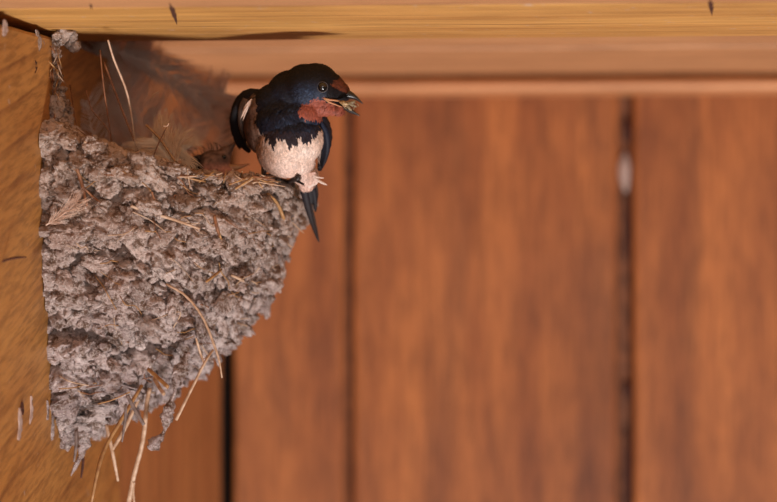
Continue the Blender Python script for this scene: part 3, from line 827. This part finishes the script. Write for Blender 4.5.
# folded wing on the picture's right
wing2 = feather([B(315, 112, 0.0), B(323, 120, 0.15), B(327.5, 136, 0.5), B(325, 154, 1.0), B(320, 171, 1.5)], 0.0028, DK2, DK, swallow, 'wing', n=20, th=0.0012, normal=Vector((0.5, -0.85, 0)),
                prof=lambda t: max(0.10, math.sin(math.pi * (0.14 + 0.82 * t)) ** 0.6))
for i in range(7):
    t = i / 6
    feather([B(317 + 3 * t, 118 + 2 * t, 0), B(321 + 6 * t, 134, .2), B(320 + 7.5 * t, 150 + 2 * t, .6), B(318.5 + 3.5 * t, 163 + 8 * t * .8, 1.2)], 0.0011,
            (C_BLUE, DK2)[i % 2], DK, wing2, normal=Vector((0.3, -0.9, 0)), edge=(C_PALE2 if i < 3 else None))
for i in range(4):              # the pale leading edges
    feather([B(314 + i, 126 + 3 * i, -.35), B(317 + i * .8, 140 + 2 * i, -.25), B(318.5 + i * .4, 158 + i, .1)], 0.0006, C_PALE, BR, wing2)
# tail: two long outer streamers and shorter inner feathers, hanging behind the rim
tail = feather([B(306, 176, 1.2), B(308, 192, 1.9), B(311, 206, 2.3)], 0.0034, DK2, DK, swallow, 'tail', n=12)
st = lambda t: max(0.1, (1 - t) ** 0.8 * 0.9 + 0.22) if t < .97 else 0.12
feather([B(302, 180, 1.5), B(306, 200, 2.0), B(312, 222, 2.4), B(319, 242, 2.6)], 0.0019, DK2, L3(44, 32, 30), tail, n=18, prof=st)
feather([B(309, 180, 1.5), B(314, 196, 2.1), B(315.5, 212, 2.4)], 0.0020, DK2, DK, tail, n=14, prof=st)
feather([B(304, 180, 1.6), B(308, 198, 2.1), B(314, 222, 2.5), B(318, 236, 2.7)], 0.0015, DK, BR, tail, n=14, prof=st)
feather([B(312, 178, 1.5), B(315.5, 190, 2.1), B(316, 203, 2.3)], 0.0012, BR, DK, tail, n=12)
for i in range(13):             # pale undertail coverts
    t = i / 12
    feather([B(297 + 17 * t, 172 + 2 * math.sin(3 * t), 0.2), B(299 + 17 * t, 181, 0.6), B(303 + 12 * t + q.uniform(-1, 1), 189 - abs(t - .5) * 8, 1.0)], 0.0009, C_PINK, C_PALE, tail, n=8)
feather([B(312, 176, 0.3), B(319, 181, .2), B(327, 185, .1)], 0.0006, C_PALE, L3(244, 226, 214), tail, n=8)
feather([B(311, 174, 0.3), B(317, 177, .2), B(324, 178, .1)], 0.0004, C_PALE, C_PALE, tail, n=8)

# bill: upper and lower half open, yellow gape
def cone(prof_up, prof_lo, dy, half, n=16, sides=12):
    """a mandible between an upper and a lower outline (pixel points), half its width in px at the base"""
    up = spline([B(a, b, dy) for a, b in prof_up], n); lo = spline([B(a, b, dy) for a, b in prof_lo], n)
    V = []; ff = []
    for i in range(n + 1):
        c = (up[i] + lo[i]) / 2; h = (up[i] - lo[i]) / 2; w = half * K * (1 - i / n) ** 0.75 + 0.00008
        for j in range(sides):
            a = 2 * math.pi * j / sides
            V.append(c + h * math.cos(a) + Vector((RT.y * -1, RT.x, 0)) * (-math.sin(a) * w))
    for i in range(n):
        for j in range(sides):
            k = (j + 1) % sides
            ff.append((i * sides + j, i * sides + k, (i + 1) * sides + k, (i + 1) * sides + j))
    ff.append(tuple(range(sides))[::-1]); ff.append(tuple(range(n * sides, (n + 1) * sides)))
    return V, ff
V, ff = cone([(344, 89), (350, 90.5), (357, 96), (363.5, 104)], [(337, 100), (345, 99.5), (354, 99.5), (363.2, 104.3)], -0.45, 7.5); mk('upper_bill', V, ff, M['bill'], swallow)
V, ff = cone([(342, 106), (346, 107), (351, 108.5), (360, 115.4)], [(342.5, 108.6), (346, 111), (350, 113.2), (359.8, 116)], -0.45, 4.2); mk('lower_bill', V, ff, M['bill'], swallow)
V, ff = tube([B(322.5, 97.5, -1.12), B(328, 99.5, -1.16), B(335, 100.4, -1.02), B(342, 101.5, -.85)], [.0003, .00045, .0004, .0002], 12, 7); mk('gape_edge', V, ff, M['gape'], swallow)
V, ff = tube([B(323, 98, -1.12), B(329, 102, -1.14), B(336, 104.8, -1.0), B(342, 107, -.85)], [.0002, .0004, .0003, .0002], 12, 7); mk('gape_edge', V, ff, M['gape'], swallow)
V, ff = tube([B(328, 100, -.6), B(338, 102.6, -.5), B(348, 107, -.45)], [.0016, .0020, .0012, .0006], 10, 8, 1.4); mk('tongue', V, ff, M['gape'], swallow)

# eye
d = ray(322.5, 87).normalized(); h = bbvh.ray_cast(O0, d, 5)[0]
ec = h + d * 0.0005
bm = bmesh.new(); bmesh.ops.create_uvsphere(bm, u_segments=28, v_segments=18, radius=4.9 * K); V = [v.co + ec for v in bm.verts]; ff = [tuple(v.index for v in f.verts) for f in bm.faces]; bm.free()
eye = mk('eye', V, ff, M['eye'], swallow)
ring = [ec - d * 0.0007 + (RT * math.cos(a) + UP * math.sin(a)) * 5.1 * K for a in [2 * math.pi * k / 24 for k in range(25)]]
V, ff = tube(ring, [0.00022, 0.00022], 48, 6); mk('eye_ring', V, ff, M['eyering'], eye)

# feet on the rim
def foot(knee, ank, toes, kr=.0017):
    V, ff = tube([knee, (knee + ank) / 2 + Vector((0, -.0006, 0)), ank], [kr, .0009, .0010], 10, 8)
    lg = mk('leg', V, ff, M['leg'], swallow)
    for tpt in toes:
        mid = (ank + tpt) / 2 + Vector((0, -0.0005, 0.0010))
        V, ff = tube([ank, mid, tpt], [.0008, .0007, .0005], 10, 7); t_ = mk('toe', V, ff, M['leg'], lg)
        dr = (tpt - mid).normalized()
        V, ff = tube([tpt, tpt + dr * .0010 + Vector((0, -.0002, .0001)), tpt + dr * .0016 + Vector((0, -.0003, -.0010))], [.0005, .0003, .00006], 8, 6); mk('claw', V, ff, M['bill'], lg)
rimp = lambda px, py, off=.003: hit(px, py, off, 1.03)
a1 = rimp(262, 183, .004); foot(B(265, 167, 0.0), a1, [rimp(251, 184), rimp(256, 187), rimp(271, 186), rimp(276, 183)])
a2 = rimp(288, 182, .005); foot(B(301, 171, 0.2), B(298, 178.5, -0.6), [], .0010)
foot(B(298, 178.5, -0.6), a2, [rimp(276, 182, .005), rimp(281, 186), rimp(293, 187), rimp(303, 184, .002)], .0009)

# the insects it carries
ins = thing('insect', B(350, 104, -0.6), "small tan winged insect held in the swallow's open bill", 'insect')
V, ff = tube([B(339, 101.5, -1.0), B(345, 103.5, -1.05), B(350, 104.5, -1.0)], [.0003, .0011, .0008, .0004], 12, 8); mk('abdomen', V, ff, M['insect'], ins)
V, ff = tube([B(350, 103, -1.0), B(353, 103.5, -1.0), B(355, 105, -1.0)], [.0004, .0010, .0008, .0003], 10, 8); mk('thorax', V, ff, M['nail'], ins)
for (a, b) in (((347, 102), (357, 107)), ((346, 104), (352, 111)), ((349, 103), (356, 100.5))):
    V, ff, C = blade([B(*a, -1.05), B((a[0] + b[0]) / 2, (a[1] + b[1]) / 2 + .5, -1.1), B(*b, -1.0)], .0006, C_PALE2, BR, n=8); mk('insect_wing', V, ff, M['insect_wing'], ins)
for (a, b, c) in (((351, 104), (354, 107.5), (353, 110)), ((349, 105), (351, 109), (348, 111)), ((353, 103), (357, 103.5), (358.5, 106.5)), ((345, 104), (344, 107), (347, 109))):
    V, ff = tube([B(*a, -1.0), B(*b, -1.1), B(*c, -1.0)], [.00022, .00012], 6, 5); mk('insect_leg', V, ff, M['insect'], ins)

# ------------------------------------------------------------------ the nestling
YBs = YB; YB = 1.052; K = YB / F
def chick_paint(p, n):
    u, v = proj(p)
    c = mixc(L3(140, 106, 88), L3(98, 70, 58), .5 + noise.noise(p * 500))
    if v > 162: c = mixc(c, L3(196, 132, 108), (v - 161) / 8)
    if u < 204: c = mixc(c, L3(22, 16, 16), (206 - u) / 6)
    return c
chick = thing('nestling', B(212, 186, 0), 'brown nestling begging with open beak behind the nest rim', 'bird')
cb = [(212, 165, 0, 17, 17, 15, -20), (220, 160, -.1, 12, 12, 10, -30), (226, 152, -.1, 7, 8, 7, -50), (224, 171, -.1, 12, 11, 8, 10), (200, 172, .4, 13, 18, 18, 0), (206, 186, .6, 24, 26, 20, 0)]
hd, cco, cnr, cfa = blob_mesh(cb, 0.0006, 8, chick, 'body', M['chick_skin'], chick_paint)
M['chick_bill'] = plain('nestling_bill', rgb(96, 66, 52), 0.5, 0.2, rgb(70, 46, 38), 800)
V, ff = cone([(224, 146.5), (229, 145), (237, 140.5)], [(230, 158), (233, 151), (237.2, 141)], -.1, 6); mk('upper_bill', V, ff, M['chick_bill'], chick)
V, ff = cone([(228, 164), (238, 164.5), (250, 163.5)], [(227, 172), (237, 170), (250, 164.5)], -.1, 7); mk('lower_bill', V, ff, M['gape'], chick)
dd = ray(224, 157).normalized(); cb_ = BVHTree.FromPolygons([Vector(c) for c in cco], cfa); hh = cb_.ray_cast(O0, dd, 5)[0]
bm = bmesh.new(); bmesh.ops.create_uvsphere(bm, u_segments=18, v_segments=12, radius=2.6 * K); V = [v.co + hh + dd * .0005 for v in bm.verts]; ff = [tuple(v.index for v in f.verts) for f in bm.faces]; bm.free()
mk('eye', V, ff, M['eye'], chick)
m = MB(); q = random.Random(9)
for k in range(260):
    i = q.randrange(len(cco)); p = Vector(cco[i]); n = Vector(cnr[i]); u, v = proj(p)
    if u > 222 or v > 172: continue
    V, ff = tube([p, p + n * .002 + UP * .0006, p + n * .0034 - RT * .001], [.00014, .00008], 4, 3); m.add(V, ff[:-2], L3(120, 96, 84))
o = m.mk('head_down', M['chick_skin'], chick); o['kind'] = 'stuff'
YB = YBs; K = YB / F
